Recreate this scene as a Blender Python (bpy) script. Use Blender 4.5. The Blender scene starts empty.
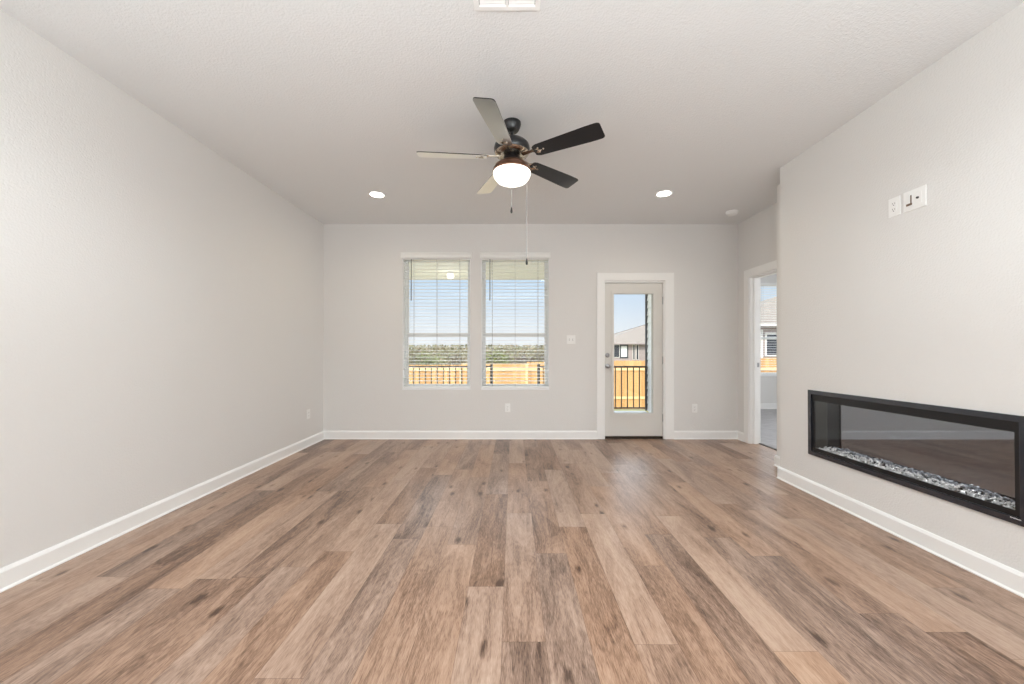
import bpy, bmesh, math, random
from mathutils import Vector, Matrix

# ------------------------------------------------------------------ camera, world, sun, lights, exposure
SC = bpy.context.scene
COL = SC.collection
R = math.radians
FPX, CX, CY, CZ = 380.0, 513.0, 350.0, 1.187       # focal length in px, vanishing point, camera height
def PX(px, y): return (px - CX) * y / FPX           # metres to the right of a pixel column at distance y
def PZ(py, y): return CZ + (CY - py) * y / FPX      # height of a pixel row at distance y

cam = bpy.data.cameras.new('camera')
cam.sensor_width = 36.0
cam.lens = 36.0 * FPX / 1024.0
cam.shift_x = -(CX - 512.0) / 1024.0
cam.shift_y = (CY - 342.0) / 1024.0
cam.clip_start, cam.clip_end = 0.05, 500
co = bpy.data.objects.new('camera', cam)
co.location = (0, 0, CZ)
co.rotation_euler = (R(90), 0, 0)
COL.objects.link(co)
SC.camera = co

SC.view_settings.view_transform = 'Standard'
SC.view_settings.look = 'None'
SC.view_settings.gamma = 1.0
SC.view_settings.use_curve_mapping = False
SC.view_settings.exposure = 0.0
SC.cycles.use_denoising = True
SC.cycles.max_bounces = 10
SC.cycles.diffuse_bounces = 6
SC.cycles.transparent_max_bounces = 12
SC.cycles.sample_clamp_indirect = 6.0
SC.cycles.caustics_reflective = False
SC.cycles.caustics_refractive = False

world = bpy.data.worlds.new('sky')
SC.world = world
world.use_nodes = True
wn, wl = world.node_tree.nodes, world.node_tree.links
wn.clear()
w_out = wn.new('ShaderNodeOutputWorld')
w_bg = wn.new('ShaderNodeBackground')
w_tc = wn.new('ShaderNodeTexCoord')
w_sep = wn.new('ShaderNodeSeparateXYZ')
w_ramp = wn.new('ShaderNodeValToRGB')
wl.new(w_tc.outputs['Generated'], w_sep.inputs[0])
wl.new(w_sep.outputs['Z'], w_ramp.inputs[0])
wl.new(w_ramp.outputs[0], w_bg.inputs['Color'])
wl.new(w_bg.outputs[0], w_out.inputs[0])
w_bg.inputs['Strength'].default_value = 1.0
cr = w_ramp.color_ramp
cr.elements[0].position = 0.0;  cr.elements[0].color = (0.95, 0.97, 0.99, 1)
cr.elements[1].position = 1.0;  cr.elements[1].color = (0.9, 1.3, 2.0, 1)
for p, c in ((0.05, (0.88, 0.93, 0.985)), (0.10, (0.76, 0.86, 0.975)), (0.17, (0.62, 0.78, 0.96)), (0.19, (0.62, 0.78, 0.97)), (0.26, (3.6, 3.9, 4.2)), (0.45, (3.2, 3.5, 3.9)), (0.6, (1.4, 1.7, 2.2))):
    e = cr.elements.new(p); e.color = (*c, 1)

def lamp(name, kind, loc, rot, energy, color=(1, 1, 1), **kw):
    l = bpy.data.lights.new(name, kind)
    l.energy = energy; l.color = color
    for k, v in kw.items(): setattr(l, k, v)
    o = bpy.data.objects.new(name, l)
    o.location = loc; o.rotation_euler = rot
    COL.objects.link(o)
    return o
lamp('sun', 'SUN', (0, -5, 12), (R(45), 0, R(-16)), 3.9, (1.0, 0.93, 0.82), angle=R(0.6))
# fill lamps added behind the camera to brighten the room, no source there
lamp('rear_fill', 'AREA', (-0.2, -3.45, 1.45), (R(98), 0, 0), 6, (0.94, 0.98, 1.0), shape='RECTANGLE', size=4.4, size_y=2.3)
lamp('overhead_fill', 'AREA', (0.0, -1.4, 2.84), (0, 0, 0), 25, (0.92, 0.97, 1.0), shape='RECTANGLE', size=3.6, size_y=2.0)
# unseen upward fill added behind the camera to brighten ceiling and walls
lamp('bounce_fill', 'AREA', (0.0, -0.95, 1.25), (R(180), 0, 0), 196, (0.87, 0.955, 1.0), shape='RECTANGLE', size=4.4, size_y=1.9)
# the nearer pair of recessed ceiling lights, above the top edge of the view
for sx in (-0.85, 0.75):
    lamp('near_recessed_lamp', 'SPOT', (sx, 1.45, 2.84), (0, 0, 0), 76, (0.91, 0.97, 1.0), spot_size=R(165), spot_blend=.6, shadow_soft_size=.09)
# bedroom: unseen fill lamp added to brighten it
lamp('bedroom_fill', 'AREA', (6.4, 3.9, 1.5), (0, R(90), 0), 60, (0.94, 0.97, 1.0), shape='RECTANGLE', size=1.5, size_y=1.2)

# ------------------------------------------------------------------ materials
def mat(name, color, rough=0.5, metal=0.0, spec=0.5, emit=None, estr=0.0, bump=None, coat=0.0, var=None):
    m = bpy.data.materials.new(name); m.use_nodes = True
    n, l = m.node_tree.nodes, m.node_tree.links
    b = n['Principled BSDF']
    b.inputs['Base Color'].default_value = (*color, 1)
    b.inputs['Roughness'].default_value = rough
    b.inputs['Metallic'].default_value = metal
    b.inputs['Specular IOR Level'].default_value = spec
    b.inputs['Coat Weight'].default_value = coat
    if emit:
        b.inputs['Emission Color'].default_value = (*emit, 1)
        b.inputs['Emission Strength'].default_value = estr
    if bump or var:
        tc = n.new('ShaderNodeTexCoord')
    if bump:
        sc, st = bump
        nz = n.new('ShaderNodeTexNoise'); nz.inputs['Scale'].default_value = sc; nz.inputs['Detail'].default_value = 3
        bp = n.new('ShaderNodeBump'); bp.inputs['Strength'].default_value = st; bp.inputs['Distance'].default_value = 0.01
        l.new(tc.outputs['Object'], nz.inputs['Vector']); l.new(nz.outputs['Fac'], bp.inputs['Height']); l.new(bp.outputs[0], b.inputs['Normal'])
    if var:
        sc, c2 = var
        nz = n.new('ShaderNodeTexNoise'); nz.inputs['Scale'].default_value = sc; nz.inputs['Detail'].default_value = 4
        rp = n.new('ShaderNodeValToRGB')
        rp.color_ramp.elements[0].position = 0.35; rp.color_ramp.elements[1].position = 0.65
        rp.color_ramp.elements[0].color = (*color, 1); rp.color_ramp.elements[1].color = (*c2, 1)
        l.new(tc.outputs['Object'], nz.inputs['Vector']); l.new(nz.outputs['Fac'], rp.inputs[0]); l.new(rp.outputs[0], b.inputs['Base Color'])
    return m

M = {}
M['wall'] = mat('wall_paint', (0.79, 0.776, 0.756), 0.6, spec=0.3, bump=(95, 0.22))
M['ceil'] = mat('ceiling_paint', (0.825, 0.83, 0.832), 0.75, spec=0.2, bump=(95, 0.36))
M['trim'] = mat('trim_paint', (0.92, 0.915, 0.90), 0.35)
M['door'] = mat('door_paint', (0.74, 0.72, 0.68), 0.4)
M['vinyl'] = mat('white_vinyl', (0.92, 0.925, 0.93), 0.35)
M['blind'] = mat('blind_white', (0.90, 0.90, 0.875), 0.4)
M['cord'] = mat('blind_cord', (0.42, 0.42, 0.42), 0.7)
M['wand'] = mat('wand_grey', (0.12, 0.12, 0.12), 0.4)
M['plastic'] = mat('white_plastic', (0.93, 0.925, 0.91), 0.35)
M['slot'] = mat('dark_slot', (0.06, 0.05, 0.05), 0.6)
M['brown_slot'] = mat('brown_brush', (0.16, 0.10, 0.07), 0.7)
M['nickel'] = mat('satin_nickel', (0.38, 0.38, 0.39), 0.32, metal=1.0)
M['bronze_dark'] = mat('threshold_bronze', (0.05, 0.035, 0.025), 0.4, metal=0.3)
M['fan_black'] = mat('fan_black', (0.012, 0.012, 0.013), 0.3, coat=0.3)
def blade_mat():
    # black blades: dark face-on, an exaggerated bright sheen put in at grazing angles
    m = bpy.data.materials.new('fan_blade_sheen'); m.use_nodes = True
    n, l = m.node_tree.nodes, m.node_tree.links
    b = n['Principled BSDF']
    b.inputs['Base Color'].default_value = (0.012, 0.012, 0.014, 1); b.inputs['Roughness'].default_value = 0.4
    b.inputs['Specular IOR Level'].default_value = 0.3
    g = n.new('ShaderNodeBsdfGlossy'); g.inputs['Roughness'].default_value = 0.35; g.inputs[0].default_value = (0.95, 0.95, 0.95, 1)
    lw = n.new('ShaderNodeLayerWeight'); lw.inputs['Blend'].default_value = 0.5
    rp = n.new('ShaderNodeValToRGB'); e = rp.color_ramp.elements
    e[0].position = 0.36; e[0].color = (.01, .01, .01, 1); e[1].position = 0.74; e[1].color = (1, 1, 1, 1)
    for p, v in ((0.47, .04), (0.53, .35), (0.66, .9)):
        q = e.new(p); q.color = (v, v, v, 1)
    mx = n.new('ShaderNodeMixShader')
    l.new(lw.outputs['Facing'], rp.inputs[0]); l.new(rp.outputs[0], mx.inputs[0])
    l.new(b.outputs[0], mx.inputs[1]); l.new(g.outputs[0], mx.inputs[2]); l.new(mx.outputs[0], n['Material Output'].inputs[0])
    return m
M['blade'] = blade_mat()
M['bronze'] = mat('fan_bronze', (0.20, 0.105, 0.07), 0.3, metal=0.8)
M['brass'] = mat('fan_iron', (0.55, 0.48, 0.40), 0.25, metal=1.0)
M['bowl'] = mat('lit_glass_bowl', (0.95, 0.92, 0.86), 0.3, emit=(1.0, 0.93, 0.82), estr=1.9)
M['chain'] = mat('pull_chain', (0.42, 0.42, 0.42), 0.35, metal=0.4)
M['lamp'] = mat('lit_led_lens', (1, 1, 1), 0.4, emit=(1.0, 0.96, 0.9), estr=14.0)
M['fp_bezel'] = mat('fireplace_bezel', (0.011, 0.015, 0.025), 0.25, metal=0.0, spec=0.7, coat=0.5)
M['fp_black'] = mat('fireplace_black', (0.006, 0.006, 0.007), 0.35)
M['fp_side'] = mat('fireplace_liner', (0.06, 0.06, 0.055), 0.6)
M['fp_mirror'] = mat('fireplace_mirror', (0.52, 0.55, 0.61), 0.03, metal=1.0)
M['rail'] = mat('rail_bronze', (0.035, 0.022, 0.018), 0.5)
M['concrete'] = mat('patio_concrete', (0.74, 0.73, 0.70), 0.85, var=(6, (0.68, 0.67, 0.64)))
M['soffit'] = mat('soffit_paint', (0.86, 0.83, 0.77), 0.7)
M['end_strip'] = mat('dark_end_strip', (0.09, 0.09, 0.10), 0.6)
M['roof'] = mat('roof_shingle', (0.25, 0.20, 0.155), 0.9, var=(5, (0.33, 0.27, 0.21)))
M['house_wall'] = mat('house_brick', (0.36, 0.30, 0.29), 0.9, var=(8, (0.42, 0.35, 0.33)))
M['house_dark'] = mat('house_window_dark', (0.04, 0.045, 0.055), 0.2)
M['fascia'] = mat('house_fascia', (0.72, 0.70, 0.66), 0.6)
M['bark'] = mat('bare_bark', (0.16, 0.13, 0.115), 0.9)
M['leaf_olive'] = mat('scrub_leaf_olive', (0.15, 0.15, 0.06), 0.8, var=(1.5, (0.26, 0.20, 0.13)))
M['leaf_green'] = mat('scrub_leaf_green', (0.22, 0.25, 0.06), 0.8, var=(1.5, (0.15, 0.16, 0.07)))
M['leaf_brown'] = mat('scrub_leaf_brown', (0.24, 0.18, 0.14), 0.8, var=(1.5, (0.15, 0.12, 0.10)))
M['carpet'] = mat('bedroom_carpet', (0.56, 0.55, 0.56), 0.95, spec=0.05, bump=(60, 0.8), var=(9, (0.48, 0.47, 0.48)))

def node_mat(name):
    m = bpy.data.materials.new(name); m.use_nodes = True
    return m, m.node_tree.nodes, m.node_tree.links

def glass(name, tint, f_lo=0.03, rough=0.0):
    m, n, l = node_mat(name)
    n.remove(n['Principled BSDF'])
    t = n.new('ShaderNodeBsdfTransparent'); t.inputs[0].default_value = (*tint, 1)
    g = n.new('ShaderNodeBsdfGlossy'); g.inputs['Roughness'].default_value = rough
    ge = n.new('ShaderNodeNewGeometry')
    dt = n.new('ShaderNodeVectorMath'); dt.operation = 'DOT_PRODUCT'
    l.new(ge.outputs['Incoming'], dt.inputs[0]); l.new(ge.outputs['Normal'], dt.inputs[1])
    def mth(op, a, b=None):
        k = n.new('ShaderNodeMath'); k.operation = op
        for i, v in enumerate((a, b)):
            if v is None: continue
            if hasattr(v, 'node'): l.new(v, k.inputs[i])
            else: k.inputs[i].default_value = v
        return k.outputs[0]
    sch = mth('POWER', mth('SUBTRACT', 1.0, mth('ABSOLUTE', dt.outputs['Value'])), 5.0)   # Schlick, same from both sides
    fac = mth('ADD', f_lo, mth('MULTIPLY', sch, 1.0 - f_lo))
    mx = n.new('ShaderNodeMixShader')
    l.new(fac, mx.inputs[0]); l.new(t.outputs[0], mx.inputs[1]); l.new(g.outputs[0], mx.inputs[2])
    l.new(mx.outputs[0], n['Material Output'].inputs[0])
    return m
M['glass'] = glass('window_glass', (0.97, 0.98, 0.98))
M['fp_glass'] = glass('fireplace_glass', (0.86, 0.86, 0.86))

def crystal_mat():
    m = mat('ember_crystal', (0.97, 0.97, 0.97), 0.2, metal=0.45, spec=1.0)
    b = m.node_tree.nodes['Principled BSDF']
    b.inputs['Transmission Weight'].default_value = 0.0
    return m
M['crystal'] = crystal_mat()

def wood_floor():
    m, n, l = node_mat('wood_plank_floor')
    b = n['Principled BSDF']
    tc = n.new('ShaderNodeTexCoord'); sp = n.new('ShaderNodeSeparateXYZ'); l.new(tc.outputs['Object'], sp.inputs[0])
    def mth(op, a, bb=None, clamp=False):
        k = n.new('ShaderNodeMath'); k.operation = op; k.use_clamp = clamp
        for i, v in enumerate((a, bb)):
            if v is None: continue
            if hasattr(v, 'node'): l.new(v, k.inputs[i])
            else: k.inputs[i].default_value = v
        return k.outputs[0]
    def wnoise(a, bb=0.0):
        c = n.new('ShaderNodeCombineXYZ')
        for i, v in enumerate((a, bb)):
            if hasattr(v, 'node'): l.new(v, c.inputs[i])
            else: c.inputs[i].default_value = v
        w = n.new('ShaderNodeTexWhiteNoise'); w.noise_dimensions = '2D'; l.new(c.outputs[0], w.inputs['Vector'])
        return w
    W, L = 0.178, 1.22
    xs = mth('DIVIDE', mth('ADD', sp.outputs['X'], 0.045), W)
    row = mth('FLOOR', xs)
    fx = mth('FRACT', xs)
    off = wnoise(row, 3.7).outputs['Value']
    ys = mth('ADD', mth('DIVIDE', sp.outputs['Y'], L), mth('MULTIPLY', off, 7.0))
    idx = mth('FLOOR', ys)
    fy = mth('FRACT', ys)
    pid = wnoise(row, idx)
    pv = pid.outputs['Value']
    # grain coordinates: stretched along the board, shifted per board
    gc = n.new('ShaderNodeCombineXYZ')
    l.new(mth('ADD', sp.outputs['X'], mth('MULTIPLY', pv, 37.0)), gc.inputs[0])
    l.new(mth('ADD', mth('MULTIPLY', sp.outputs['Y'], 0.085), mth('MULTIPLY', pv, 11.0)), gc.inputs[1])
    l.new(mth('MULTIPLY', pv, 19.0), gc.inputs[2])
    def noise(vec, scale, detail, rough=0.55, dist=0.0):
        k = n.new('ShaderNodeTexNoise')
        k.inputs['Scale'].default_value = scale; k.inputs['Detail'].default_value = detail
        k.inputs['Roughness'].default_value = rough; k.inputs['Distortion'].default_value = dist
        l.new(vec, k.inputs['Vector']); return k.outputs['Fac']
    gr_f = noise(gc.outputs[0], 330, 3, 0.6, 0.2)
    gr_m = noise(gc.outputs[0], 24, 5, 0.6, 1.6)
    gc2 = n.new('ShaderNodeCombineXYZ')
    l.new(mth('ADD', sp.outputs['X'], mth('MULTIPLY', pv, 53.0)), gc2.inputs[0])
    l.new(mth('ADD', mth('MULTIPLY', sp.outputs['Y'], 0.22), mth('MULTIPLY', pv, 7.0)), gc2.inputs[1])
    blot = noise(gc2.outputs[0], 7, 3, 0.5, 0.8)
    # knots: sparse voronoi spots
    kc = n.new('ShaderNodeCombineXYZ')
    l.new(mth('ADD', sp.outputs['X'], mth('MULTIPLY', pv, 29.0)), kc.inputs[0])
    l.new(mth('ADD', mth('MULTIPLY', sp.outputs['Y'], 0.42), mth('MULTIPLY', pv, 5.0)), kc.inputs[1])
    vo = n.new('ShaderNodeTexVoronoi'); vo.inputs['Scale'].default_value = 4.6; vo.voronoi_dimensions = '2D'
    l.new(kc.outputs[0], vo.inputs['Vector'])
    kn = mth('SUBTRACT', 1.0, mth('MULTIPLY', vo.outputs['Distance'], 9.0), True)
    gate = mth('GREATER_THAN', wnoise(mth('FLOOR', mth('MULTIPLY', vo.outputs['Color'], 97.0)), 1.0).outputs['Value'], 0.45)
    kn = mth('MULTIPLY', kn, gate)
    tone = mth('ADD', mth('MULTIPLY', mth('SUBTRACT', pv, 0.5), 0.46),
               mth('ADD', mth('MULTIPLY', mth('SUBTRACT', gr_m, 0.5), 0.85), mth('MULTIPLY', mth('SUBTRACT', gr_f, 0.5), 1.1)))
    tone = mth('ADD', tone, mth('MULTIPLY', mth('SUBTRACT', blot, 0.5), 0.95))
    tone = mth('ADD', tone, mth('MULTIPLY', mth('SINE', mth('MULTIPLY', blot, 70.0)), 0.055))
    tone = mth('SUBTRACT', mth('ADD', tone, 0.50), mth('MULTIPLY', kn, 0.6), True)
    rp = n.new('ShaderNodeValToRGB'); l.new(tone, rp.inputs[0])
    e = rp.color_ramp.elements
    e[0].position = 0.0; e[0].color = (0.09, 0.050, 0.033, 1)
    e[1].position = 1.0; e[1].color = (0.50, 0.348, 0.255, 1)
    for p, c in ((0.3, (0.235, 0.140, 0.093)), (0.6, (0.385, 0.245, 0.170))):
        q = e.new(p); q.color = (*c, 1)
    # cool/warm shift per board
    hs = n.new('ShaderNodeHueSaturation'); l.new(rp.outputs[0], hs.inputs['Color'])
    l.new(mth('ADD', 0.82, mth('MULTIPLY', pid.outputs['Color'], 0.28)), hs.inputs['Saturation'])
    # seams
    ex = mth('MINIMUM', fx, mth('SUBTRACT', 1.0, fx))
    ey = mth('MINIMUM', fy, mth('SUBTRACT', 1.0, fy))
    seam = mth('MAXIMUM', mth('LESS_THAN', ex, 0.006), mth('LESS_THAN', ey, 0.0011))
    mx = n.new('ShaderNodeMix'); mx.data_type = 'RGBA'; mx.blend_type = 'MULTIPLY'
    l.new(mth('MULTIPLY', seam, 0.45), mx.inputs['Factor']); l.new(hs.outputs[0], mx.inputs['A']); mx.inputs['B'].default_value = (0.25, 0.2, 0.17, 1)
    l.new(mx.outputs['Result'], b.inputs['Base Color'])
    l.new(mth('ADD', 0.25, mth('MULTIPLY', gr_m, 0.14)), b.inputs['Roughness'])
    b.inputs['Specular IOR Level'].default_value = 0.34
    bp = n.new('ShaderNodeBump'); bp.inputs['Strength'].default_value = 0.12; bp.inputs['Distance'].default_value = 0.004
    l.new(mth('SUBTRACT', gr_f, mth('MULTIPLY', seam, 0.6)), bp.inputs['Height']); l.new(bp.outputs[0], b.inputs['Normal'])
    return m
M['floor'] = wood_floor()

def fence_mat():
    m, n, l = node_mat('cedar_pickets')
    b = n['Principled BSDF']
    tc = n.new('ShaderNodeTexCoord'); sp = n.new('ShaderNodeSeparateXYZ'); l.new(tc.outputs['Object'], sp.inputs[0])
    def mth(op, a, bb=None):
        k = n.new('ShaderNodeMath'); k.operation = op
        for i, v in enumerate((a, bb)):
            if v is None: continue
            if hasattr(v, 'node'): l.new(v, k.inputs[i])
            else: k.inputs[i].default_value = v
        return k.outputs[0]
    row = mth('FLOOR', mth('DIVIDE', sp.outputs['X'], 0.142))
    w = n.new('ShaderNodeTexWhiteNoise'); w.noise_dimensions = '1D'; l.new(row, w.inputs['W'])
    nz = n.new('ShaderNodeTexNoise'); nz.inputs['Scale'].default_value = 3; nz.inputs['Detail'].default_value = 4
    mp = n.new('ShaderNodeMapping'); mp.inputs['Scale'].default_value = (8, 1, 0.7)
    l.new(tc.outputs['Object'], mp.inputs[0]); l.new(mp.outputs[0], nz.inputs['Vector'])
    rp = n.new('ShaderNodeValToRGB')
    l.new(mth('ADD', mth('MULTIPLY', w.outputs['Value'], 0.5), mth('MULTIPLY', nz.outputs['Fac'], 0.5)), rp.inputs[0])
    rp.color_ramp.elements[0].position = 0.2; rp.color_ramp.elements[0].color = (0.50, 0.265, 0.095, 1)
    rp.color_ramp.elements[1].position = 0.8; rp.color_ramp.elements[1].color = (0.72, 0.44, 0.19, 1)
    l.new(rp.outputs[0], b.inputs['Base Color'])
    b.inputs['Roughness'].default_value = 0.8
    return m
M['fence'] = fence_mat()
M['fence_rail'] = mat('cedar_rail', (0.82, 0.58, 0.30), 0.8)
M['grass'] = mat('lawn_grass', (0.42, 0.40, 0.19), 0.95, spec=0.1, var=(2.5, (0.55, 0.50, 0.28)))
M['siding'] = mat('white_siding', (0.84, 0.84, 0.83), 0.6)

# ------------------------------------------------------------------ mesh helpers
class MB:
    def __init__(s): s.bm = bmesh.new()
    def box(s, x0, x1, y0, y1, z0, z1):
        v = [s.bm.verts.new(p) for p in ((x0, y0, z0), (x1, y0, z0), (x1, y1, z0), (x0, y1, z0), (x0, y0, z1), (x1, y0, z1), (x1, y1, z1), (x0, y1, z1))]
        for f in ((3, 2, 1, 0), (4, 5, 6, 7), (0, 1, 5, 4), (1, 2, 6, 5), (2, 3, 7, 6), (3, 0, 4, 7)):
            s.bm.faces.new([v[i] for i in f])
        return s
    def tube(s, a, b, r0, r1=None, seg=12, cap=True):
        a, b = Vector(a), Vector(b); r1 = r0 if r1 is None else r1
        q = (b - a).to_track_quat('Z', 'Y')
        rings = []
        for p, r in ((a, r0), (b, r1)):
            rings.append([s.bm.verts.new(p + q @ Vector((r * math.cos(t), r * math.sin(t), 0))) for t in [2 * math.pi * i / seg for i in range(seg)]])
        for i in range(seg):
            j = (i + 1) % seg
            s.bm.faces.new((rings[0][i], rings[0][j], rings[1][j], rings[1][i]))
        if cap:
            s.bm.faces.new(rings[0][::-1]); s.bm.faces.new(rings[1])
        return s
    def lathe(s, c, prof, seg=40, axis='Z', close=True):
        c = Vector(c); rings = []
        for r, h in prof:
            ring = []
            for i in range(seg):
                t = 2 * math.pi * i / seg
                p = Vector((r * math.cos(t), r * math.sin(t), h))
                if axis == 'Y': p = Vector((p.x, p.z, -p.y))
                elif axis == 'X': p = Vector((p.z, p.x, p.y))
                ring.append(s.bm.verts.new(c + p))
            rings.append(ring)
        for a, b in zip(rings, rings[1:]):
            for i in range(seg):
                j = (i + 1) % seg
                s.bm.faces.new((a[i], a[j], b[j], b[i]))
        if close:
            s.bm.faces.new(rings[0][::-1]); s.bm.faces.new(rings[-1])
        return s
    def poly(s, pts, d):                      # closed outline extruded by vector d
        d = Vector(d)
        a = [s.bm.verts.new(Vector(p)) for p in pts]; b = [s.bm.verts.new(Vector(p) + d) for p in pts]
        s.bm.faces.new(a[::-1]); s.bm.faces.new(b)
        for i in range(len(a)):
            j = (i + 1) % len(a)
            s.bm.faces.new((a[i], a[j], b[j], b[i]))
        return s
    def slab(s, axis, w0, w1, us, zs, holes):  # wall with rectangular holes; axis = its normal
        us = sorted(set(us)); zs = sorted(set(zs))
        for h in holes: us += [h[0], h[1]]; zs += [h[2], h[3]]
        us = sorted(set(us)); zs = sorted(set(zs))
        nu, nz = len(us) - 1, len(zs) - 1
        def solid(i, k):
            if not (0 <= i < nu and 0 <= k < nz): return False
            u, z = (us[i] + us[i + 1]) / 2, (zs[k] + zs[k + 1]) / 2
            return not any(h[0] < u < h[1] and h[2] < z < h[3] for h in holes)
        vd = {}
        def V(i, k, w):
            key = (i, k, w)
            if key not in vd:
                vd[key] = s.bm.verts.new((w, us[i], zs[k]) if axis == 'X' else (us[i], w, zs[k]))
            return vd[key]
        for i in range(nu):
            for k in range(nz):
                if not solid(i, k): continue
                for w in (w0, w1):
                    s.bm.faces.new((V(i, k, w), V(i + 1, k, w), V(i + 1, k + 1, w), V(i, k + 1, w)))
                for di, dk, e in ((-1, 0, ((i, k), (i, k + 1))), (1, 0, ((i + 1, k), (i + 1, k + 1))), (0, -1, ((i, k), (i + 1, k))), (0, 1, ((i, k + 1), (i + 1, k + 1)))):
                    if not solid(i + di, k + dk):
                        (a, b), (c, d) = e
                        s.bm.faces.new((V(a, b, w0), V(c, d, w0), V(c, d, w1), V(a, b, w1)))
        return s
    def ring(s, axis, w0, w1, u0, u1, z0, z1, t, tb=None):     # rectangular frame, t wide
        tb = t if tb is None else tb
        return s.slab(axis, w0, w1, [u0, u1], [z0, z1], [(u0 + t, u1 - t, z0 + tb, z1 - t)])
    def build(s, name, m, parent=None, bevel=0.0, smooth=False, seg=2):
        bmesh.ops.recalc_face_normals(s.bm, faces=s.bm.faces[:])
        me = bpy.data.meshes.new(name); s.bm.to_mesh(me); s.bm.free()
        if smooth:
            for p in me.polygons: p.use_smooth = True
        o = bpy.data.objects.new(name, me); COL.objects.link(o)
        me.materials.append(m)
        if parent is not None: o.parent = parent
        if bevel:
            b = o.modifiers.new('bevel', 'BEVEL'); b.width = bevel; b.segments = seg; b.limit_method = 'ANGLE'; b.angle_limit = R(35)
        if smooth:
            for e in me.edges: pass
            md = o.modifiers.new('split', 'EDGE_SPLIT'); md.split_angle = R(40)
        return o

def struct(o): o['kind'] = 'structure'; return o
def empty(name, loc=(0, 0, 0)):
    o = bpy.data.objects.new(name, None); o.location = loc; o.empty_display_size = 0.1
    COL.objects.link(o); return o
def tag(o, label, cat, group=None, kind=None):
    o['label'] = label; o['category'] = cat
    if group: o['group'] = group
    if kind: o['kind'] = kind
    return o
def copy_tree(o, parent=None):
    c = o.copy(); COL.objects.link(c)
    if parent is not None: c.parent = parent
    for ch in [k for k in o.children]: copy_tree(ch, c)
    return c

# ------------------------------------------------------------------ dimensions
H = 2.867                   # ceiling
D = 5.067                   # back wall
XL, XR = -2.527, 3.0        # left wall, door wall on the right
XF, YF = 2.465, 3.51        # fireplace wall plane and its far end
XJ, YJ = 2.70, 3.89         # short wall beyond it
YR = -3.6                   # rear wall
WT = 0.16
BX = lambda px: (px - CX) / 75.0
BZ = lambda py: CZ + (CY - py) / 75.0
W1 = (BX(402.5), BX(470.3), BZ(388), BZ(255.5))
W2 = (BX(481.3), BX(549), BZ(388), BZ(255.5))
DR = (BX(603.5), BX(665), 0.0, BZ(281))
DX = (4.0, 4.82, 0.0, 2.115)
YB = 7.65                   # bedroom back wall
W3 = (4.90, 5.80, 0.684, 2.54)

# ------------------------------------------------------------------ shell
struct(MB().box(XL - .12, XR + .13, YR - .12, D + .02, -.12, 0).build('floor', M['floor']))
struct(MB().box(XL - .12, XR + .13, YR - .12, D + WT, H, H + .14).build('ceiling', M['ceil']))
struct(MB().box(XL - .12, XL, YR - .12, D + WT, -.12, H).build('wall_left', M['wall']))
struct(MB().slab('Y', D, D + WT, [XL, XR + .13], [-.12, H], [(*W1,), (*W2,), (DR[0], DR[1], 0.0, DR[3])]).build('wall_back', M['wall']))
struct(MB().box(XL, XR + .13, YR - .12, YR, -.12, H).build('wall_rear', M['wall']))
# fireplace wall with its niche
FP = dict(y0=1.804, y1=3.158, z0=.325, z1=.857)
ny0, ny1, nz0, nz1 = FP['y0'] + .02, FP['y1'] - .02, FP['z0'] + .02, FP['z1'] - .02
fw = MB().slab('X', XF, XF + .17, [YR, YF], [0, H], [(ny0, ny1, nz0, nz1)])
fw.box(XF + .1705, XJ + .2, YR, YF - .0005, 0, H)
struct(fw.build('wall_fireplace', M['wall']))
struct(MB().box(XJ, XR + .13, YF, YJ, 0, H).build('wall_jog', M['wall']))
struct(MB().slab('X', XR, XR + .13, [YJ, D], [0, H], [DX]).build('wall_right', M['wall']))

# bedroom beyond the right-hand doorway
struct(MB().box(XR + .13, 6.6, 3.0, YB, -.1, 0.004).build('floor_bedroom', M['carpet']))
struct(MB().box(XR + .13, 6.6, 3.0, YB + .15, H, H + .14).build('ceiling_bedroom', M['ceil']))
struct(MB().slab('Y', YB, YB + .15, [XR + .13, 6.6], [-.1, H], [W3]).build('wall_bedroom_back', M['wall']))
struct(MB().box(6.5, 6.62, 3.0, YB, 0.004, H).build('wall_bedroom_right', M['wall']))
struct(MB().box(XR + .13, 6.62, 2.9, 3.0, 0.004, H).build('wall_bedroom_front', M['wall']))
XW = 2.75
wing = MB().box(XW + .03, XR + .13, D + WT, YB + .15, -.12, H)
k = 0
z = -.06
while z < 2.66:                                    # lap siding on its patio face
    wing.poly([(XW + .03, D + WT + .001, z), (XW - .002, D + WT + .001, z), (XW + .018, D + WT + .001, z + .15), (XW + .03, D + WT + .001, z + .15)], (0, YB + .145 - D - WT, 0))
    z += .15
struct(wing.build('wall_wing', M['siding']))
struct(MB().box(XW - .03, XW + .02, YB + .151, YB + .18, -.06, 2.66).build('trim_1', M['end_strip']))  # dark strip standing at the far end of the wing wall

# ------------------------------------------------------------------ baseboards
def bb_profile(t=.014, h=.11):
    return [(0, 0), (t, 0), (t, h - .018), (t * .6, h - .006), (t * .35, h), (0, h)]
def baseboard(name, a, b, nrm, ends=True):
    a, b, nv = Vector(a), Vector(b), Vector(nrm)
    pts = [a + nv * p[0] + Vector((0, 0, p[1])) for p in bb_profile()]
    m = MB().poly(pts, b - a)
    q = [a + nv * p[0] + Vector((0, 0, p[1])) for p in ((.0, 0), (.022, 0), (.022, .006), (.014, .014), (0, .014))]   # shoe
    m.poly(q, b - a)
    return struct(m.build(name, M['trim']))
baseboard('baseboard_left', (XL, YR, 0), (XL, D, 0), (1, 0, 0))
baseboard('baseboard_back', (XL + .014, D, 0), (BX(597), D, 0), (0, -1, 0))
baseboard('baseboard_back_corner', (BX(673.6), D, 0), (XR, D, 0), (0, -1, 0))
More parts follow.
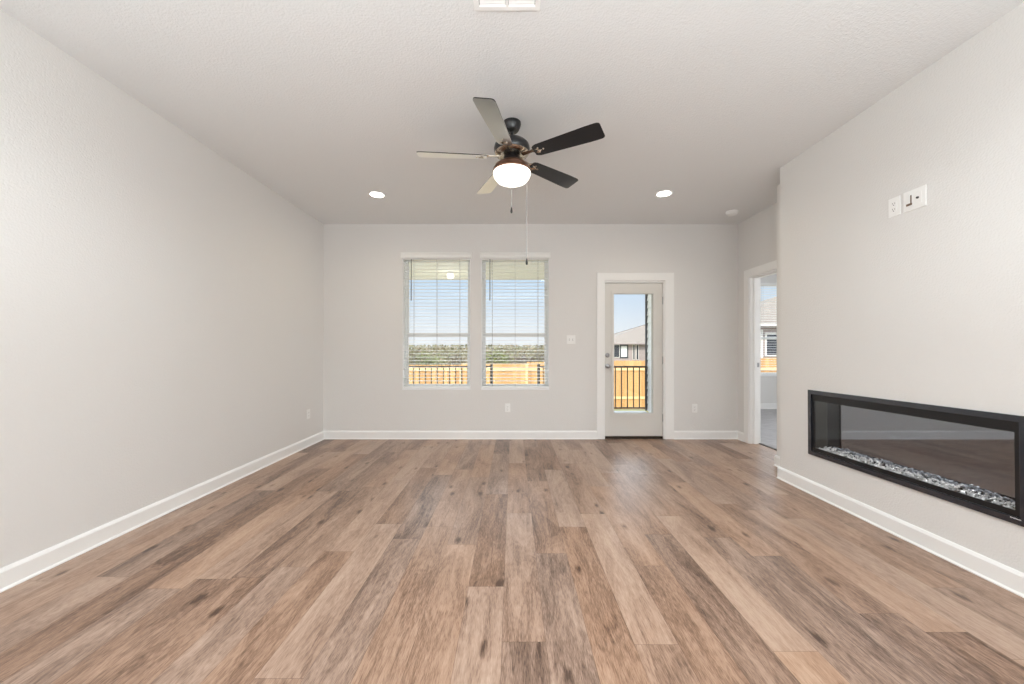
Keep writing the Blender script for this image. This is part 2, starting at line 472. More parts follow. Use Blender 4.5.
baseboard('baseboard_right', (XR, 4.915, 0), (XR, D - .014, 0), (-1, 0, 0))
baseboard('baseboard_fireplace', (XF, YR, 0), (XF, YF + .014, 0), (-1, 0, 0))
baseboard('baseboard_fireplace_end', (XF, YF, 0), (XJ - .014, YF, 0), (0, 1, 0))
baseboard('baseboard_jog', (XJ, YF, 0), (XJ, YJ + .014, 0), (-1, 0, 0))
baseboard('baseboard_bedroom', (XR + .14, YB, 0.004), (6.5, YB, 0.004), (0, -1, 0))

# ------------------------------------------------------------------ windows and blinds
def window(name, w, y, depth):
    x0, x1, z0, z1 = w
    root = struct(empty(name, ((x0 + x1) / 2, y, z0)))
    ox, oy, oz = root.location
    def P(nm, mb, m, par=root, **kw):
        o = mb.build(nm, m, None, **kw)
        o.parent = par
        o.matrix_parent_inverse = Matrix.Translation(-root.location)
        return o
    P('jamb_liner', MB().ring('Y', y + .002, y + depth - .06, x0 + .001, x1 - .001, z0 + .001, z1 - .001, .008), M['vinyl'])
    P('window_frame', MB().ring('Y', y + depth - .068, y + depth, x0 + .009, x1 - .009, z0 + .009, z1 - .009, .018, .010), M['vinyl'], bevel=.003)
    zm = z0 + (z1 - z0) * .405
    a, b = x0 + .0275, x1 - .0275
    P('upper_sash', MB().ring('Y', y + depth - .028, y + depth - .006, a, b, zm - .028, z1 - .0275, .022, .05), M['vinyl'], bevel=.002)
    P('lower_sash', MB().ring('Y', y + depth - .056, y + depth - .03, a, b, z0 + .0195, zm + .024, .024, .02).box(a, b, y + depth - .0565, y + depth - .0295, zm - .028, zm + .0), M['vinyl'], bevel=.002)
    P('upper_pane', MB().box(a + .02, b - .02, y + depth - .019, y + depth - .015, zm + .02, z1 - .047), M['glass'])
    P('lower_pane', MB().box(a + .022, b - .022, y + depth - .045, y + depth - .041, z0 + .038, zm - .024), M['glass'])
    P('window_sill', MB().box(x0 - .002, x1 + .002, y - .005, y + .03, z0 - .026, z0 - .001), M['vinyl'], bevel=.003)
    return root
window('window_1', W1, D, WT)
window('window_2', W2, D, WT)
window('window_3', W3, YB, .15)

def blind(w, y, label, group, wand=True):
    x0, x1, z0, z1 = w
    cx = (x0 + x1) / 2
    root = empty('window_blind', (cx, y, z0))
    tag(root, label, 'blind', group)
    hw = (x1 - x0) / 2
    def P(nm, mb, m, **kw): return mb.build(nm, m, root, **kw)
    hz = z1 - z0
    if wand:   # crown valance standing proud of the opening
        P('valance', MB().poly([(-hw - .018, -.006, hz - .038), (-hw - .018, -.022, hz - .038), (-hw - .018, -.022, hz + .006), (-hw - .018, -.03, hz + .028), (-hw - .018, -.03, hz + .036), (-hw - .018, -.006, hz + .036)], (2 * hw + .036, 0, 0)), M['blind'])
    P('headrail', MB().box(-hw + .004, hw - .004, .016, .066, hz - .055, hz - .004), M['blind'])
    n = 37
    zb, zt = .045, hz - .085
    m = MB()
    a = R(4)
    for i in range(n):
        zc = zb + (zt - zb) * i / (n - 1)
        dy, dz = .024 * math.cos(a), .024 * math.sin(a)
        yc = .041
        t = .0028
        pts = [(-hw + .006, yc - dy, zc - dz), (-hw + .006, yc, zc + .0025), (-hw + .006, yc + dy, zc + dz),
               (-hw + .006, yc + dy, zc + dz + t), (-hw + .006, yc, zc + .0025 + t), (-hw + .006, yc - dy, zc - dz + t)]
        m.poly(pts, (2 * hw - .012, 0, 0))
    P('slats', m, M['blind'])
    P('bottom_rail', MB().box(-hw + .006, hw - .006, .018, .064, .004, .022), M['blind'], bevel=.003)
    for f in (-.68, 0.0, .68):
        c = MB()
        for yy in (.014, .068):
            c.tube((hw * f, yy, .02), (hw * f, yy, hz - .05), .0016, seg=6)
        P('ladder_cord', c, M['cord'])
    if wand:
        wx = -hw + .115
        wd = MB().tube((wx, .004, hz - .6), (wx, .004, hz - .05), .0055, seg=8)
        P('tilt_wand', wd, M['wand'])
    return root
blind(W1, D, 'white slatted blind with tilt wand on the left one of the two living room windows', 'horizontal window blinds')
blind(W2, D, 'white slatted blind on the right one of the two windows, nearer the glass door', 'horizontal window blinds')
blind(W3, YB, 'white slatted blind on the bedroom window seen through the open doorway', 'horizontal window blinds', wand=False)

# ------------------------------------------------------------------ glass back door
struct(MB().slab('Y', D - .018, D, [BX(596.8), BX(673.6)], [0, BZ(273)], [(BX(604.2), BX(664.6), 0, BZ(280.6))]).build('trim_2', M['trim'], bevel=.003))
x0, x1 = DR[0], DR[1]
struct(MB().slab('Y', D + .001, D + WT, [x0, x1], [0.0, DR[3]], [(x0 + .02, x1 - .02, 0, DR[3] - .02)]).box(x0 + .02, x0 + .03, D + .072, D + WT, 0.03, DR[3] - .02).box(x1 - .03, x1 - .02, D + .072, D + WT, 0.03, DR[3] - .02).build('trim_3', M['trim']))
struct(MB().box(x0 + .021, x1 - .021, D + .021, D + WT, 0.0, .03).build('trim_4', M['bronze_dark']))
dY0, dY1 = D + .024, D + .069
door = struct(empty('door_1', ((x0 + x1) / 2, dY0, 0)))
def dpart(nm, mb, m, par=door, **kw):
    o = mb.build(nm, m, None, **kw)
    o.parent = par
    o.matrix_parent_inverse = par.matrix_world.inverted() if par is not door else Matrix.Translation(-door.location)
    return o
da, db = x0 + .024, x1 - .024
gx0, gx1, gz0, gz1 = BX(614.2), BX(653.5), BZ(413.6), BZ(293.5)
dpart('door_slab', MB().slab('Y', dY0, dY1, [da, db], [.034, DR[3] - .024], [(gx0 - .012, gx1 + .012, gz0 - .012, gz1 + .012)]), M['door'], bevel=.002)
lf = MB().ring('Y', dY0 - .012, dY0 - .0005, gx0 - .034, gx1 + .034, gz0 - .034, gz1 + .034, .034)
lf.ring('Y', dY1 + .0005, dY1 + .012, gx0 - .034, gx1 + .034, gz0 - .034, gz1 + .034, .034)
for i in range(9):
    zz = gz0 + .06 + (gz1 - gz0 - .12) * i / 8
    for xx in (gx0 - .017, gx1 + .017):
        lf.tube((xx, dY0 - .013, zz), (xx, dY0 - .0118, zz), .005, seg=8)
dpart('glass_frame', lf, M['door'], bevel=.003)
dpart('glass_pane', MB().box(gx0 - .01, gx1 + .01, dY0 + .018, dY0 + .026, gz0 - .01, gz1 + .01), M['glass'])
kx = BX(607.9)
for nm, zz in (('door_knob', BZ(366.2)), ('deadbolt', BZ(355.2))):
    k = MB().lathe((kx, dY0, zz), [(.031, -.0005), (.031, .007), (.026, .010)], 28, 'Y')
    for v in k.bm.verts: v.co.y = 2 * dY0 - v.co.y if v.co.y > dY0 else v.co.y
    if nm == 'door_knob':
        k.lathe((kx, dY0, zz), [(.011, -.010), (.011, -.03), (.020, -.034), (.0275, -.046), (.0265, -.058), (.018, -.066), (.004, -.068)], 28, 'Y')
    else:
        k.lathe((kx, dY0, zz), [(.022, -.010), (.020, -.016), (.004, -.018)], 24, 'Y')
        k.box(kx - .006, kx + .006, dY0 - .034, dY0 - .017, zz - .017, zz + .017)
    o = dpart(nm, k, M['nickel'], smooth=True)
    o['label'] = 'satin nickel ' + ('round knob' if nm == 'door_knob' else 'deadbolt thumb turn')
hg = MB()
for zz in (.28, 1.05, 1.85):
    hg.tube((db + .003, dY0 - .004, zz - .05), (db + .003, dY0 - .004, zz + .05), .006, seg=8)
dpart('door_hinge', hg, M['nickel'])

# ------------------------------------------------------------------ bedroom doorway trim
door2 = struct(empty('door_2', (XR, (DX[0] + DX[1]) / 2, 0)))
def d2(nm, mb, m, **kw):
    o = mb.build(nm, m, None, **kw); o.parent = door2
    o.matrix_parent_inverse = Matrix.Translation(-door2.location); return o
d2('door_casing', MB().slab('X', XR - .018, XR - .0005, [DX[0] - .088, DX[1] + .092], [0, DX[3] + .092], [(DX[0] + .006, DX[1] - .006, 0, DX[3] - .006)]), M['trim'], bevel=.003)
dj = MB().slab('X', XR, XR + .13, [DX[0] + .0005, DX[1] - .0005], [0, DX[3] - .0005], [(DX[0] + .016, DX[1] - .016, 0, DX[3] - .016)])
dj.slab('X', XR + .045, XR + .08, [DX[0] + .0165, DX[1] - .0165], [0, DX[3] - .017], [(DX[0] + .027, DX[1] - .027, 0, DX[3] - .027)])
d2('door_jamb', dj, M['trim'])
zs = PZ(365, 4.8)
d2('strike_plate', MB().box(XR + .086, XR + .112, DX[1] - .0185, DX[1] - .0163, zs - .028, zs + .028), M['nickel'])
struct(MB().box(XR + .11, XR + .145, DX[0] + .016, DX[1] - .016, .0005, .008).build('trim_5', M['bronze_dark']))

# ------------------------------------------------------------------ ceiling fan
FX, FY, BLZ = -.008, 2.81, 2.607
fan = empty('ceiling_fan', (FX, FY, H))
tag(fan, 'five-blade black ceiling fan with a lit white glass bowl and two pull chains', 'ceiling fan')
def fp(nm, mb, m, par=fan, **kw): return mb.build(nm, m, par, **kw)
dz = BLZ - H
fp('canopy', MB().lathe((0, 0, 0), [(.066, -.0005), (.067, -.014), (.063, -.028), (.054, -.052), (.044, -.064), (.016, -.067)]), M['fan_black'], smooth=True)
fp('downrod', MB().tube((0, 0, -.06), (0, 0, -.14), .0125, seg=20), M['fan_black'], smooth=True)
fp('yoke_cover', MB().lathe((0, 0, 0), [(.018, -.1), (.027, -.106), (.03, -.124), (.026, -.136)]), M['brass'], smooth=True)
fp('motor_housing', MB().lathe((0, 0, 0), [(.028, -.132), (.072, -.137), (.108, -.149), (.127, -.168), (.133, -.192), (.131, -.212), (.121, -.226), (.09, -.234), (.05, -.237)], 56), M['fan_black'], smooth=True)
fp('trim_band', MB().lathe((0, 0, 0), [(.1225, -.2225), (.127, -.226), (.118, -.236), (.085, -.242), (.05, -.243)], 56), M['brass'], smooth=True)
fp('switch_housing', MB().lathe((0, 0, 0), [(.05, -.2435), (.062, -.255), (.066, -.285), (.075, -.296)], 48), M['fan_black'], smooth=True)
fp('light_fitter', MB().lathe((0, 0, 0), [(.072, -.292), (.098, -.302), (.126, -.324), (.140, -.350), (.142, -.364), (.134, -.367)], 56), M['bronze'], smooth=True)
fp('glass_bowl', MB().lathe((0, 0, 0), [(.1335, -.3672), (.1385, -.371), (.1375, -.385), (.129, -.408), (.109, -.431), (.079, -.446), (.042, -.455), (.01, -.457)], 56), M['bowl'], smooth=True)
def blade_mesh():
    r0, r1 = .185, .688
    n = 14
    top, bot = [], []
    def half(t):                       # half width along the blade
        w = .054 + .017 * min(1, t * 1.25)
        e = .06
        if t > 1 - e: w *= 1 - .30 * (1 - math.sqrt(max(0, 1 - ((t - 1 + e) / e) ** 2)))
        if t < .07: w *= .72 + .28 * math.sqrt(t / .07)
        return w
    ts = [0, .02, .045, .07, .2, .4, .6, .8, .92, .945, .96, .972, .982, .99, .996, 1.0]
    out = [(r0 + (r1 - r0) * t, half(t), 0) for t in ts] + [(r0 + (r1 - r0) * t + 0, -half(t), 0) for t in reversed(ts)]
    return MB().poly([(x, y, -.003) for x, y, _ in out], (0, 0, .006))
blades = []
for i in range(5):
    th = R(40.4 + 72 * i)
    if i == 0:
        b = blade_mesh().build('blade', M['blade'], fan, bevel=.0015)
        ir = MB()
        ir.poly([(.085, -.016, .004), (.17, -.012, .004), (.20, -.036, .004), (.268, -.03, .004), (.282, 0, .004), (.268, .03, .004), (.20, .036, .004), (.17, .012, .004), (.085, .016, .004)], (0, 0, .005))
        ir.poly([(.10, -.012, .006), (.17, -.009, .0045), (.215, -.02, -.0085), (.25, 0, -.0085), (.215, .02, -.0085), (.17, .009, .0045), (.10, .012, .006)], (0, 0, .004))
        for px, py in ((.225, -.02), (.225, .02), (.26, 0)):
            ir.lathe((px, py, -.0032), [(.007, 0), (.006, -.003), (.002, -.004)], 12)
        io = ir.build('blade_iron', M['brass'], b)
    else:
        b = blades[0].copy(); COL.objects.link(b)
        io = blades[0].children[0].copy(); COL.objects.link(io); io.parent = b
    b.location = (0, 0, dz)
    b.rotation_mode = 'XYZ'
    b.rotation_euler = (Matrix.Rotation(th, 3, 'Z') @ Matrix.Rotation(R(-13), 3, 'X')).to_euler()
    blades.append(b)
def chain(x, y, ztop, zbot, nm='pull_chain'):
    m = MB().tube((x, y, ztop), (x, y, zbot), .0021, seg=6)
    c = m.build(nm, M['chain'], fan)
    f = MB().lathe((x, y, zbot), [(.002, .006), (.005, 0), (.0085, -.022), (.009, -.034), (.006, -.044), (.001, -.046)], 14)
    f.build('chain_fob', M['fan_black'], c, smooth=True)
cy1 = 2.955
chain(PX(511.5, cy1) - FX, cy1 - FY, -.31, PZ(207.5, cy1) - H)
cy2 = 2.90
chain(PX(526.7, cy2) - FX, cy2 - FY, -.31, PZ(259, cy2) - H)

# ------------------------------------------------------------------ ceiling fixtures
def can(px, py, label):
    y = FPX * (H - CZ) / (CY - py); x = PX(px, y)
    r = empty('recessed_light', (x, y, H))
    tag(r, label, 'ceiling light', 'round recessed ceiling lights')
    MB().lathe((0, 0, 0), [(.072, -.0005), (.092, -.0005), (.093, -.006), (.088, -.009), (.074, -.006), (.070, -.004)], 40).build('trim_ring', M['plastic'], r, smooth=True)
    MB().lathe((0, 0, 0), [(.0705, -.001), (.0705, -.004), (.02, -.0046)], 40).build('led_lens', M['lamp'], r)
    lamp('recessed_lamp', 'SPOT', (x, y, H - .012), (0, 0, 0), 20, (1, .88, .66), spot_size=R(165), spot_blend=.9, shadow_soft_size=.07)
can(377, 194.5, 'lit round recessed ceiling light to the left of the fan')
can(664, 193.5, 'lit round recessed ceiling light to the right of the fan, near the smoke detector')
y = FPX * (H - CZ) / (CY - 211.5); x = PX(732, y)
sd = empty('smoke_detector', (x, y, H))
tag(sd, 'white round smoke detector on the ceiling by the right back corner', 'smoke detector')
MB().lathe((0, 0, 0), [(.066, -.0005), (.068, -.01), (.066, -.018), (.05, -.02)], 40).build('base', M['plastic'], sd, smooth=True)
sc_ = MB().lathe((0, 0, 0), [(.058, -.0205), (.06, -.032), (.05, -.042), (.024, -.046), (.022, -.043), (.004, -.043)], 40)
sc_.build('sensor_cover', M['plastic'], sd, smooth=True)
vy1 = FPX * (H - CZ) / (CY - 9.0)
vx0, vx1 = PX(474.5, vy1), PX(540, vy1)
vt = empty('ceiling_vent', ((vx0 + vx1) / 2, vy1 - .09, H))
tag(vt, 'white rectangular air vent on the ceiling at the top edge of the photo', 'vent')
hw = (vx1 - vx0) / 2
v = MB().slab('Y', 0, .010, [-hw, hw], [-.09, .09], [(-hw + .026, -.006, -.064, .064), (.006, hw - .026, -.064, .064)])
for q in v.bm.verts: q.co = Vector((q.co.x, q.co.z, -.0005 - q.co.y))
v.build('vent_frame', M['plastic'], vt, bevel=.003)
v = MB()
for sgn in (-1, 1):
    for i in range(9):
        yy = -.06 + .12 * i / 8
        a, b = (-hw + .028, -.007) if sgn < 0 else (.007, hw - .028)
        v.poly([(a, yy - .005, -.001), (a, yy - .004, -.001), (a, yy + .006, -.008), (a, yy + .005, -.008)], (b - a, 0, 0))
v.build('vent_louvers', M['plastic'], vt)
MB().box(-hw + .02, hw - .02, -.07, .07, -.0012, -.0004).build('duct_opening', M['slot'], vt)

# ------------------------------------------------------------------ outlets and switches (built facing -Y, then turned)
def outlet(loc, rz, label, w=.07, h=.115):
    r = empty('electrical_outlet', loc); r.rotation_euler = (0, 0, rz)
    tag(r, label, 'outlet', 'wall outlets')
    MB().box(-w / 2, w / 2, -.006, -.0003, -h / 2, h / 2).build('cover_plate', M['plastic'], r, bevel=.002)
    MB().box(-.0165, .0165, -.0085, -.0061, -.034, .034).build('receptacle', M['plastic'], r, bevel=.0015)
    s = MB()
    for zc in (-.019, .019):
        s.box(-.008, -.006, -.0092, -.0086, zc - .002, zc + .008)
        s.box(.006, .008, -.0092, -.0086, zc - .002, zc + .006)
        s.tube((0, -.0086, zc - .009), (0, -.0092, zc - .009), .003, seg=10)
    s.build('slots', M['slot'], r)
    return r
yl = FPX * (-XL) / (CX - 308.2)
outlet((XL, yl, PZ(414, yl)), R(90), 'white electrical outlet low on the left wall near the back corner')
outlet((BX(507.5), D, BZ(407.8)), 0, 'white electrical outlet low on the back wall below the right window')
outlet((BX(694.5), D, BZ(408.3)), 0, 'white electrical outlet low on the back wall to the right of the glass door')
yo = FPX * XF / (895.0 - CX)
outlet((XF, yo, PZ(206.8, yo)), R(-90), 'white outlet plate high on the fireplace wall, the narrower one on the left', .076, .122)
ls = empty('light_switch', (BX(571), D, BZ(339.6)))
tag(ls, 'white double light switch on the back wall between window and glass door', 'light switch')
MB().box(-.058, .058, -.006, -.0003, -.058, .058).build('cover_plate', M['plastic'], ls, bevel=.002)
for sx in (-.023, .023):
    MB().box(sx - .005, sx + .005, -.0075, -.0061, -.012, .012).build('switch_slot', M['slot'], ls)
    MB().poly([(sx - .004, -.0076, -.008), (sx - .004, -.0076, .006), (sx - .004, -.017, .010), (sx - .004, -.017, .003)], (.008, 0, 0)).build('toggle', M['plastic'], ls)
ya = FPX * XF / (915.3 - CX)
av = empty('media_plate', (XF, ya, PZ(199.0, ya))); av.rotation_euler = (0, 0, R(-90))
tag(av, 'white two-gang media wall plate with cable slot and coax jack above the fireplace', 'wall plate')
MB().box(-.066, .066, -.007, -.0003, -.063, .063).build('cover_plate', M['plastic'], av, bevel=.0025)
MB().box(-.044, -.006, -.0092, -.0071, -.036, .036).build('cable_insert', M['plastic'], av, bevel=.001)
MB().box(-.020, -.013, -.0104, -.0093, -.020, .030).box(-.042, -.010, -.013, -.0093, -.031, -.019).build('cable_slot', M['brown_slot'], av)
MB().box(.012, .044, -.0092, -.0071, -.036, .036).build('coax_insert', M['plastic'], av, bevel=.001)
c = MB().tube((.024, -.0093, 0), (.024, -.016, 0), .0065, seg=14)
c.build('coax_jack', M['slot'], av)

# ------------------------------------------------------------------ fireplace
fy0, fy1, fz0, fz1 = FP['y0'], FP['y1'], FP['z0'], FP['z1']
fpl = empty('electric_fireplace', (XF, fy1, fz0))
tag(fpl, 'long black electric fireplace set into the right wall', 'fireplace')
LY, LZ = fy1 - fy0, fz1 - fz0
def fpp(nm, mb, m, par=fpl, **kw): return mb.build(nm, m, par, **kw)
# local: x into the wall, y towards the camera is negative
fpp('bezel', MB().ring('X', -.014, -.0005, -LY, 0, 0, LZ, .034), M['fp_bezel'], bevel=.002)
fpp('glass_border', MB().ring('X', -.003, .004, -LY + .0345, -.0345, .0345, LZ - .0345, .024, .03).box(-.0025, .0035, -LY + .055, -.055, LZ - .085, LZ - .058), M['fp_black'])
fpp('glass_front', MB().box(-.002, .002, -LY + .059, -.059, .065, LZ - .059), M['fp_glass'])
fb = MB()
i0, i1, j0, j1, dp = -LY + .05, -.05, .045, LZ - .05, .105
fb.box(.0045, dp, i0 - .006, i0, j0, j1).box(.0045, dp, i1, i1 + .006, j0, j1).box(.0045, dp, i0, i1, j1, j1 + .006).box(.0045, dp, i0, i1, j0 - .006, j0)
fpp('firebox', fb, M['fp_side'])
fpp('mirror_back', MB().box(dp + .0005, dp + .006, i0, i1, j0, j1), M['fp_mirror'])
lg = MB()
rnd = random.Random(3)
ly = -LY + .066
for i in range(8):                                   # tiny illegible white maker's mark on the bezel
    h = .006 if i in (0, 3) else .004
    lg.box(-.0149, -.0141, ly - .0012, ly + .0022, .026, .026 + h)
    lg.box(-.0149, -.0141, ly - .0012, ly + .0008, .026 + h - .0012, .026 + h)
    ly -= .0052
fpp('maker_mark', lg, M['plastic'])
fpl.rotation_euler = (R(-0.5), 0, 0)
tray = lamp('assumed_led_strip', 'AREA', (0.05, -LY / 2, LZ - .056), (0, 0, 0), 1.5, (1, 1, 1), shape='RECTANGLE', size=.05, size_y=1.2)  # guessed LED strip, unseen; added to brighten the crystals
tray.parent = fpl
# crushed glass in the tray
cm = bmesh.new()
def shard(c, s):
    g = bmesh.ops.create_icosphere(cm, subdivisions=1, radius=1.0)
    rot = Matrix.Rotation(rnd.uniform(0, 6.28), 3, Vector((rnd.uniform(-1, 1), rnd.uniform(-1, 1), rnd.uniform(-1, 1))).normalized())
    sc3 = Vector((s * rnd.uniform(.7, 1.2), s * rnd.uniform(.7, 1.3), s * rnd.uniform(.55, 1.0)))
    for v in g['verts']:
        k = rnd.uniform(.75, 1.15)
        v.co = rot @ Vector((v.co.x * sc3.x * k, v.co.y * sc3.y * k, v.co.z * sc3.z * k)) + Vector(c)
n = 900
for i in range(n):
    yy = i0 + .012 + (i1 - i0 - .024) * rnd.random()
    xx = .02 + .07 * rnd.random()
    hh = (xx - .02) * .32
    lump = .010 * max(0, math.sin(yy * 23) + .4 * math.sin(yy * 61))
    s = rnd.uniform(.004, .009)
    shard((xx, yy, j0 + s + rnd.random() * (.006 + hh + lump)), s)
me = bpy.data.meshes.new('glass_embers'); cm.to_mesh(me); cm.free(); me.materials.append(M['crystal'])
ge = bpy.data.objects.new('glass_embers', me); COL.objects.link(ge)
ge.location = fpl.location; ge.rotation_euler = fpl.rotation_euler
tag(ge, 'white crushed glass crystals lying along the bottom of the fireplace', 'crystals', kind='stuff')

# ------------------------------------------------------------------ patio
PF = -.08                                             # patio floor height
YP = 7.9
struct(MB().box(-3.3, XW - .01, D + WT, YP, -.3, PF).build('patio_floor', M['concrete']))
struct(MB().box(-3.3, XW + .03, D + WT, YP + .12, 2.68, 2.80).box(-3.3, XW + .03, YP - .05, YP + .12, 2.665, 2.68).build('patio_ceiling', M['soffit']))
pl = empty('patio_light', (PX(450.5, 7.3), 7.3, 2.68))
tag(pl, 'small white dome light under the patio ceiling, seen through the left window', 'light')
MB().lathe((0, 0, 0), [(.06, -.0005), (.07, -.02), (.065, -.03)], 24).build('base', M['plastic'], pl, smooth=True)
MB().lathe((0, 0, 0), [(.062, -.0305), (.075, -.06), (.07, -.09), (.045, -.115), (.01, -.125)], 24).build('dome', mat('patio_dome', (.9, .88, .82), .4, emit=(1, .93, .8), estr=.9), pl, smooth=True)
lamp('patio_lamp', 'POINT', (PX(450.5, 7.3), 7.3, 2.40), (0, 0, 0), 2.5, (1, .95, .86), shadow_soft_size=.08)

YRL = 7.78
rail_top, rail_bot = PZ(365.9, YRL), PZ(408.6, YRL)
def railing(xa, xb, posts, phase, label):
    r = empty('patio_railing', ((xa + xb) / 2, YRL, PF))
    tag(r, label, 'railing', 'dark metal patio railings')
    ox = (xa + xb) / 2
    zt, zb = rail_top - PF, rail_bot - PF
    MB().box(xa - ox, xb - ox, -.02, .02, zt - .035, zt).build('top_rail', M['rail'], r, bevel=.003)
    MB().box(xa - ox, xb - ox, -.014, .014, zb, zb + .028).build('bottom_rail', M['rail'], r)
    for p in posts:
        m = MB().box(p - ox - .028, p - ox + .028, -.028, .028, 0.0, zt + .03)
        m.box(p - ox - .034, p - ox + .034, -.034, .034, zt + .03, zt + .042)
        m.box(p - ox - .05, p - ox + .05, -.05, .05, 0.0, .012)
        m.build('post', M['rail'], r, bevel=.002)
    x = phase
    while x > xa + .03: x -= .123
    x += .123
    while x < xb - .03:
        if all(abs(x - p) > .05 for p in posts):
            MB().box(x - ox - .009, x - ox + .009, -.009, .009, zb + .027, zt - .034).build('baluster', M['rail'], r)
        x += .123
    return r
railing(-3.2, PX(491.6, YRL), (-3.17, PX(491.6, YRL)), PX(413.5, YRL), 'dark metal patio railing with balusters beyond the left window')
railing(PX(538.6, YRL), XW - .006, (PX(538.6, YRL),), PX(615.4, YRL), 'dark metal patio railing with balusters beyond the glass door')

# ------------------------------------------------------------------ yard, fence, neighbours, trees
GZ = -1.0
gb = MB()
gv = [gb.bm.verts.new(p) for p in ((-150, 7.0, GZ), (150, 7.0, GZ), (150, 45, GZ - .2), (-150, 45, GZ - .2), (-150, 260, -1.5), (150, 260, -1.5))]
gb.bm.faces.new((gv[0], gv[1], gv[2], gv[3])); gb.bm.faces.new((gv[3], gv[2], gv[5], gv[4]))
struct(gb.build('ground', M['grass']))

YFN = 13.9
fence = empty('wooden_fence', (0, YFN, GZ))
tag(fence, 'honey-coloured wooden picket privacy fence across the yard', 'fence')
def ftop(x): return .80 + .022 * (x - 4)
x = -11.5
panel = 0
while x < 15:
    mb = MB(); rl = MB()
    xe = x + 2.4
    zt = round(ftop(x + 1.2), 3) - GZ
    q = x
    while q < xe - .05:
        mb.poly([(q, .0, .03), (q + .136, .0, .03), (q + .136, .0, zt - .03), (q + .115, .0, zt), (q + .021, .0, zt), (q, .0, zt - .03)], (0, .018, 0))
        q += .1412
    for zz in (.40, 1.44):
        rl.box(x, xe, -.04, -.001, zz, zz + .085)
    mb.build('fence_panel', M['fence'], fence)
    rl.build('fence_rails', M['fence_rail'], fence)
    MB().box(x - .045, x + .045, -.13, -.041, 0, zt - .08).build('fence_post', M['fence_rail'], fence)
    x = xe

def hip_house(name, xa, xb, ya, yb, zg, ze, pitch, label, fascia='fascia', ov=.4):
    r = empty(name, ((xa + xb) / 2, (ya + yb) / 2, zg))
    tag(r, label, 'house')
    o = r.location
    m = MB().box(xa - o.x, xb - o.x, ya - o.y, yb - o.y, 0, ze - zg)
    m.build('wall', M['house_wall'], r)
    a, b, c, d = xa - ov - o.x, xb + ov - o.x, ya - ov - o.y, yb + ov - o.y
    hd = (d - c) / 2
    zr = ze - zg + hd * pitch
    rb = bmesh.new()
    e = ze - zg + .02
    v = [rb.verts.new(p) for p in ((a, c, e), (b, c, e), (b, d, e), (a, d, e), (a + hd, (c + d) / 2, zr), (b - hd, (c + d) / 2, zr))]
    for f in ((0, 1, 5, 4), (1, 2, 5), (2, 3, 4, 5), (3, 0, 4), (3, 2, 1, 0)): rb.faces.new([v[i] for i in f])
    mm = MB(); mm.bm = rb
    mm.build('roof', M['roof'], r)
    f = MB().box(a - .02, b + .02, c - .03, c, e - .08, e + .03).box(a - .03, a, c, d, e - .08, e + .03)
    f.build('fascia', M[fascia], r)
    return r
def house_window(r, x0, x1, z0, z1, yf, frame=.06, pane=None):
    o = r.location
    w = MB().ring('Y', yf - .05 - o.y, yf - .002 - o.y, x0 - o.x, x1 - o.x, z0 - o.z, z1 - o.z, frame).build('window_frame', M['fascia'], r)
    MB().box(x0 + frame - o.x, x1 - frame - o.x, yf - .03 - o.y, yf - .002 - o.y, z0 + frame - o.z, z1 - frame - o.z).build('pane', pane or M['house_dark'], w)
YA = 30.0
hA = hip_house('neighbor_house', 7.1, 17.5, YA, YA + 10.5, -1.15, PZ(343.5, 29.6), .33, 'brick house with brown hip roof seen over the fence through the glass door', 'house_wall')
for pa, pb, pt, pq in ((613.5, 619.6, 344.6, 357.5), (632.6, 634.9, 344.5, 359.8), (636.0, 638.6, 344.5, 359.8)):
    house_window(hA, PX(pa, YA), PX(pb, YA), PZ(pq, YA), PZ(pt, YA), YA, .035)
# white sliding door bay on a flat dark panel, coloured for a shaded recess
o = hA.location
bay = MB().box(PX(619.6, YA) - o.x, PX(628.2, YA) - o.x, YA - .02 - o.y, YA - .002 - o.y, PZ(358.4, YA) - o.z, PZ(344.6, YA) - o.z).build('porch_shade_panel', M['house_dark'], hA)
MB().box(PX(621.0, YA) - o.x, PX(626.8, YA) - o.x, YA - .05 - o.y, YA - .021 - o.y, PZ(356.8, YA) - o.z, PZ(346.0, YA) - o.z).build('white_shutter', M['siding'], bay)
YBH = 16.9
hB = hip_house('neighbor_house', 10.1, 24, YBH, YBH + 10.2, -1.0, 2.28, .36, 'tan-roofed house close behind the fence, seen through the bedroom window')
o = hB.location
house_window(hB, PX(764.5, YBH), PX(764.5, YBH) + 1.0, .9, 1.95, YBH, .07)
MB().box(PX(758.5, YBH) - o.x, PX(762.5, YBH) - o.x, YBH - .03 - o.y, YBH - .002 - o.y, 0, 3.1).build('corner_board', M['fascia'], hB)

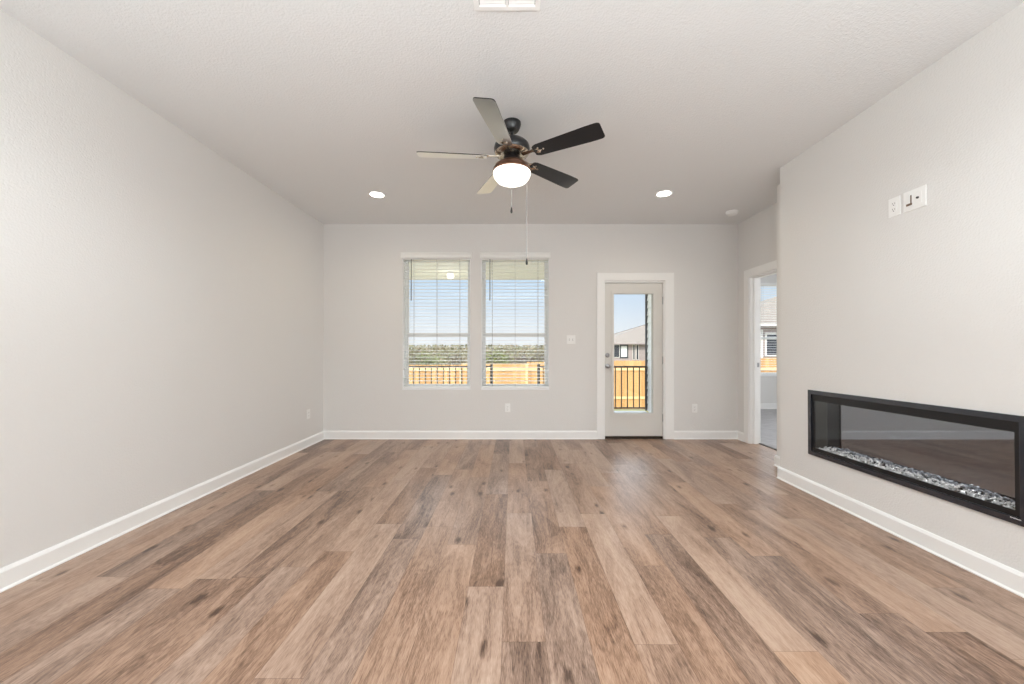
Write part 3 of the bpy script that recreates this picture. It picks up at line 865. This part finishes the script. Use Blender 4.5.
def tree_meshes(kind, seed, nleaf):
    rr = random.Random(seed)
    br = MB()
    tips = []
    def grow(p, d, ln, rad, lev):
        q = p + d * ln
        br.tube(p, q, rad, rad * .6, seg=6, cap=False)
        tips.append((p + d * ln * .6, lev)); tips.append((q, lev))
        if lev >= 3: return
        for _ in range(4 if lev < 2 else 3):
            nd = (d + Vector((rr.uniform(-.9, .9), rr.uniform(-.9, .9), rr.uniform(-.1, .55)))).normalized()
            grow(p + d * ln * rr.uniform(.55, 1), nd, ln * rr.uniform(.55, .75), rad * .55, lev + 1)
    for _ in range(3):
        grow(Vector((rr.uniform(-.2, .2), rr.uniform(-.2, .2), 0)), Vector((rr.uniform(-.4, .4), rr.uniform(-.4, .4), 1)).normalized(), 1.25, .06, 0)
    lf = MB()
    ends = [t for t, lv in tips if lv >= 1]
    for _ in range(nleaf):
        c = rr.choice(ends) + Vector((rr.gauss(0, .22), rr.gauss(0, .22), rr.gauss(0, .2)))
        if c.z < .15: c.z = .15 + rr.random() * .5
        s = rr.uniform(.05, .11)
        u = Vector((rr.uniform(-1, 1), rr.uniform(-1, 1), rr.uniform(-1, 1))).normalized()
        w = u.orthogonal().normalized()
        pts = [c + u * s, c + w * s * .55, c - u * s, c - w * s * .55]
        lf.bm.faces.new([lf.bm.verts.new(p) for p in pts])
    return br, lf
kinds = []
for kd, (nl, lm) in {'olive': (900, 'leaf_olive'), 'green': (1100, 'leaf_green'), 'bare': (160, 'leaf_brown'), 'brown': (600, 'leaf_brown')}.items():
    br, lf = tree_meshes(kd, sum(map(ord, kd)), nl)
    t = empty('scrub_tree', (0, 0, -40))
    br.build('branches', M['bark'], t); lf.build('leaves', M[lm], t)
    kinds.append(t)
rt = random.Random(11)
KL = ['olive scrub tree in the tree line above the fence', 'green scrub tree in the tree line above the fence', 'bare grey tree with open branches standing above the fence', 'brown scrub tree in the tree line above the fence']
SIDE = lambda px: 'seen through the left window' if px < 476 else ('seen through the right window' if px < 560 else 'left of the neighbouring house')
used = set()
spots = []
for i, px in enumerate((402, 417, 432, 446, 460, 486, 500, 513, 526, 540, 553)):
    k = 2 if px in (513, 526) else (0, 3, 1, 0)[i % 4]
    spots.append((px + rt.uniform(-2, 2), (19.0, 26.0, 22.5, 29.5)[i % 4], k, rt.uniform(.85, 1.05)))
for i, (px, y, k, s) in enumerate(spots):
    t = kinds[k] if k not in used else copy_tree(kinds[k])
    used.add(k)
    t.location = (PX(px, y), y, GZ - .2)
    t.rotation_euler = (0, 0, rt.uniform(0, 6.28))
    ht = (y * 8.5 / FPX + CZ + 1.2) / 3.4
    t.scale = (ht * s * 1.15, ht * s * 1.15, ht * s)
    tag(t, KL[k] + ', ' + SIDE(px), 'tree', KL[k].split(' in the')[0].split(' with')[0] + 's ' + SIDE(px))
# low continuous brush between and behind the trees
bs = MB()
for _ in range(9000):
    y = rt.uniform(32.5, 54); x = min(PX(rt.uniform(385, 590), y), 5.9)
    z = GZ - .2 + rt.random() ** .8 * (y * 4.5 / FPX + CZ + 1.2)
    c = Vector((x, y, z)); s = rt.uniform(.10, .24)
    u = Vector((rt.uniform(-1, 1), rt.uniform(-1, 1), rt.uniform(-1, 1))).normalized(); w = u.orthogonal().normalized()
    bs.bm.faces.new([bs.bm.verts.new(p) for p in (c + u * s, c + w * s * .6, c - u * s, c - w * s * .6)])
b = bs.build('brush', M['leaf_olive'])
tag(b, 'dense olive-brown brush filling the land behind the fence', 'brush', kind='stuff')
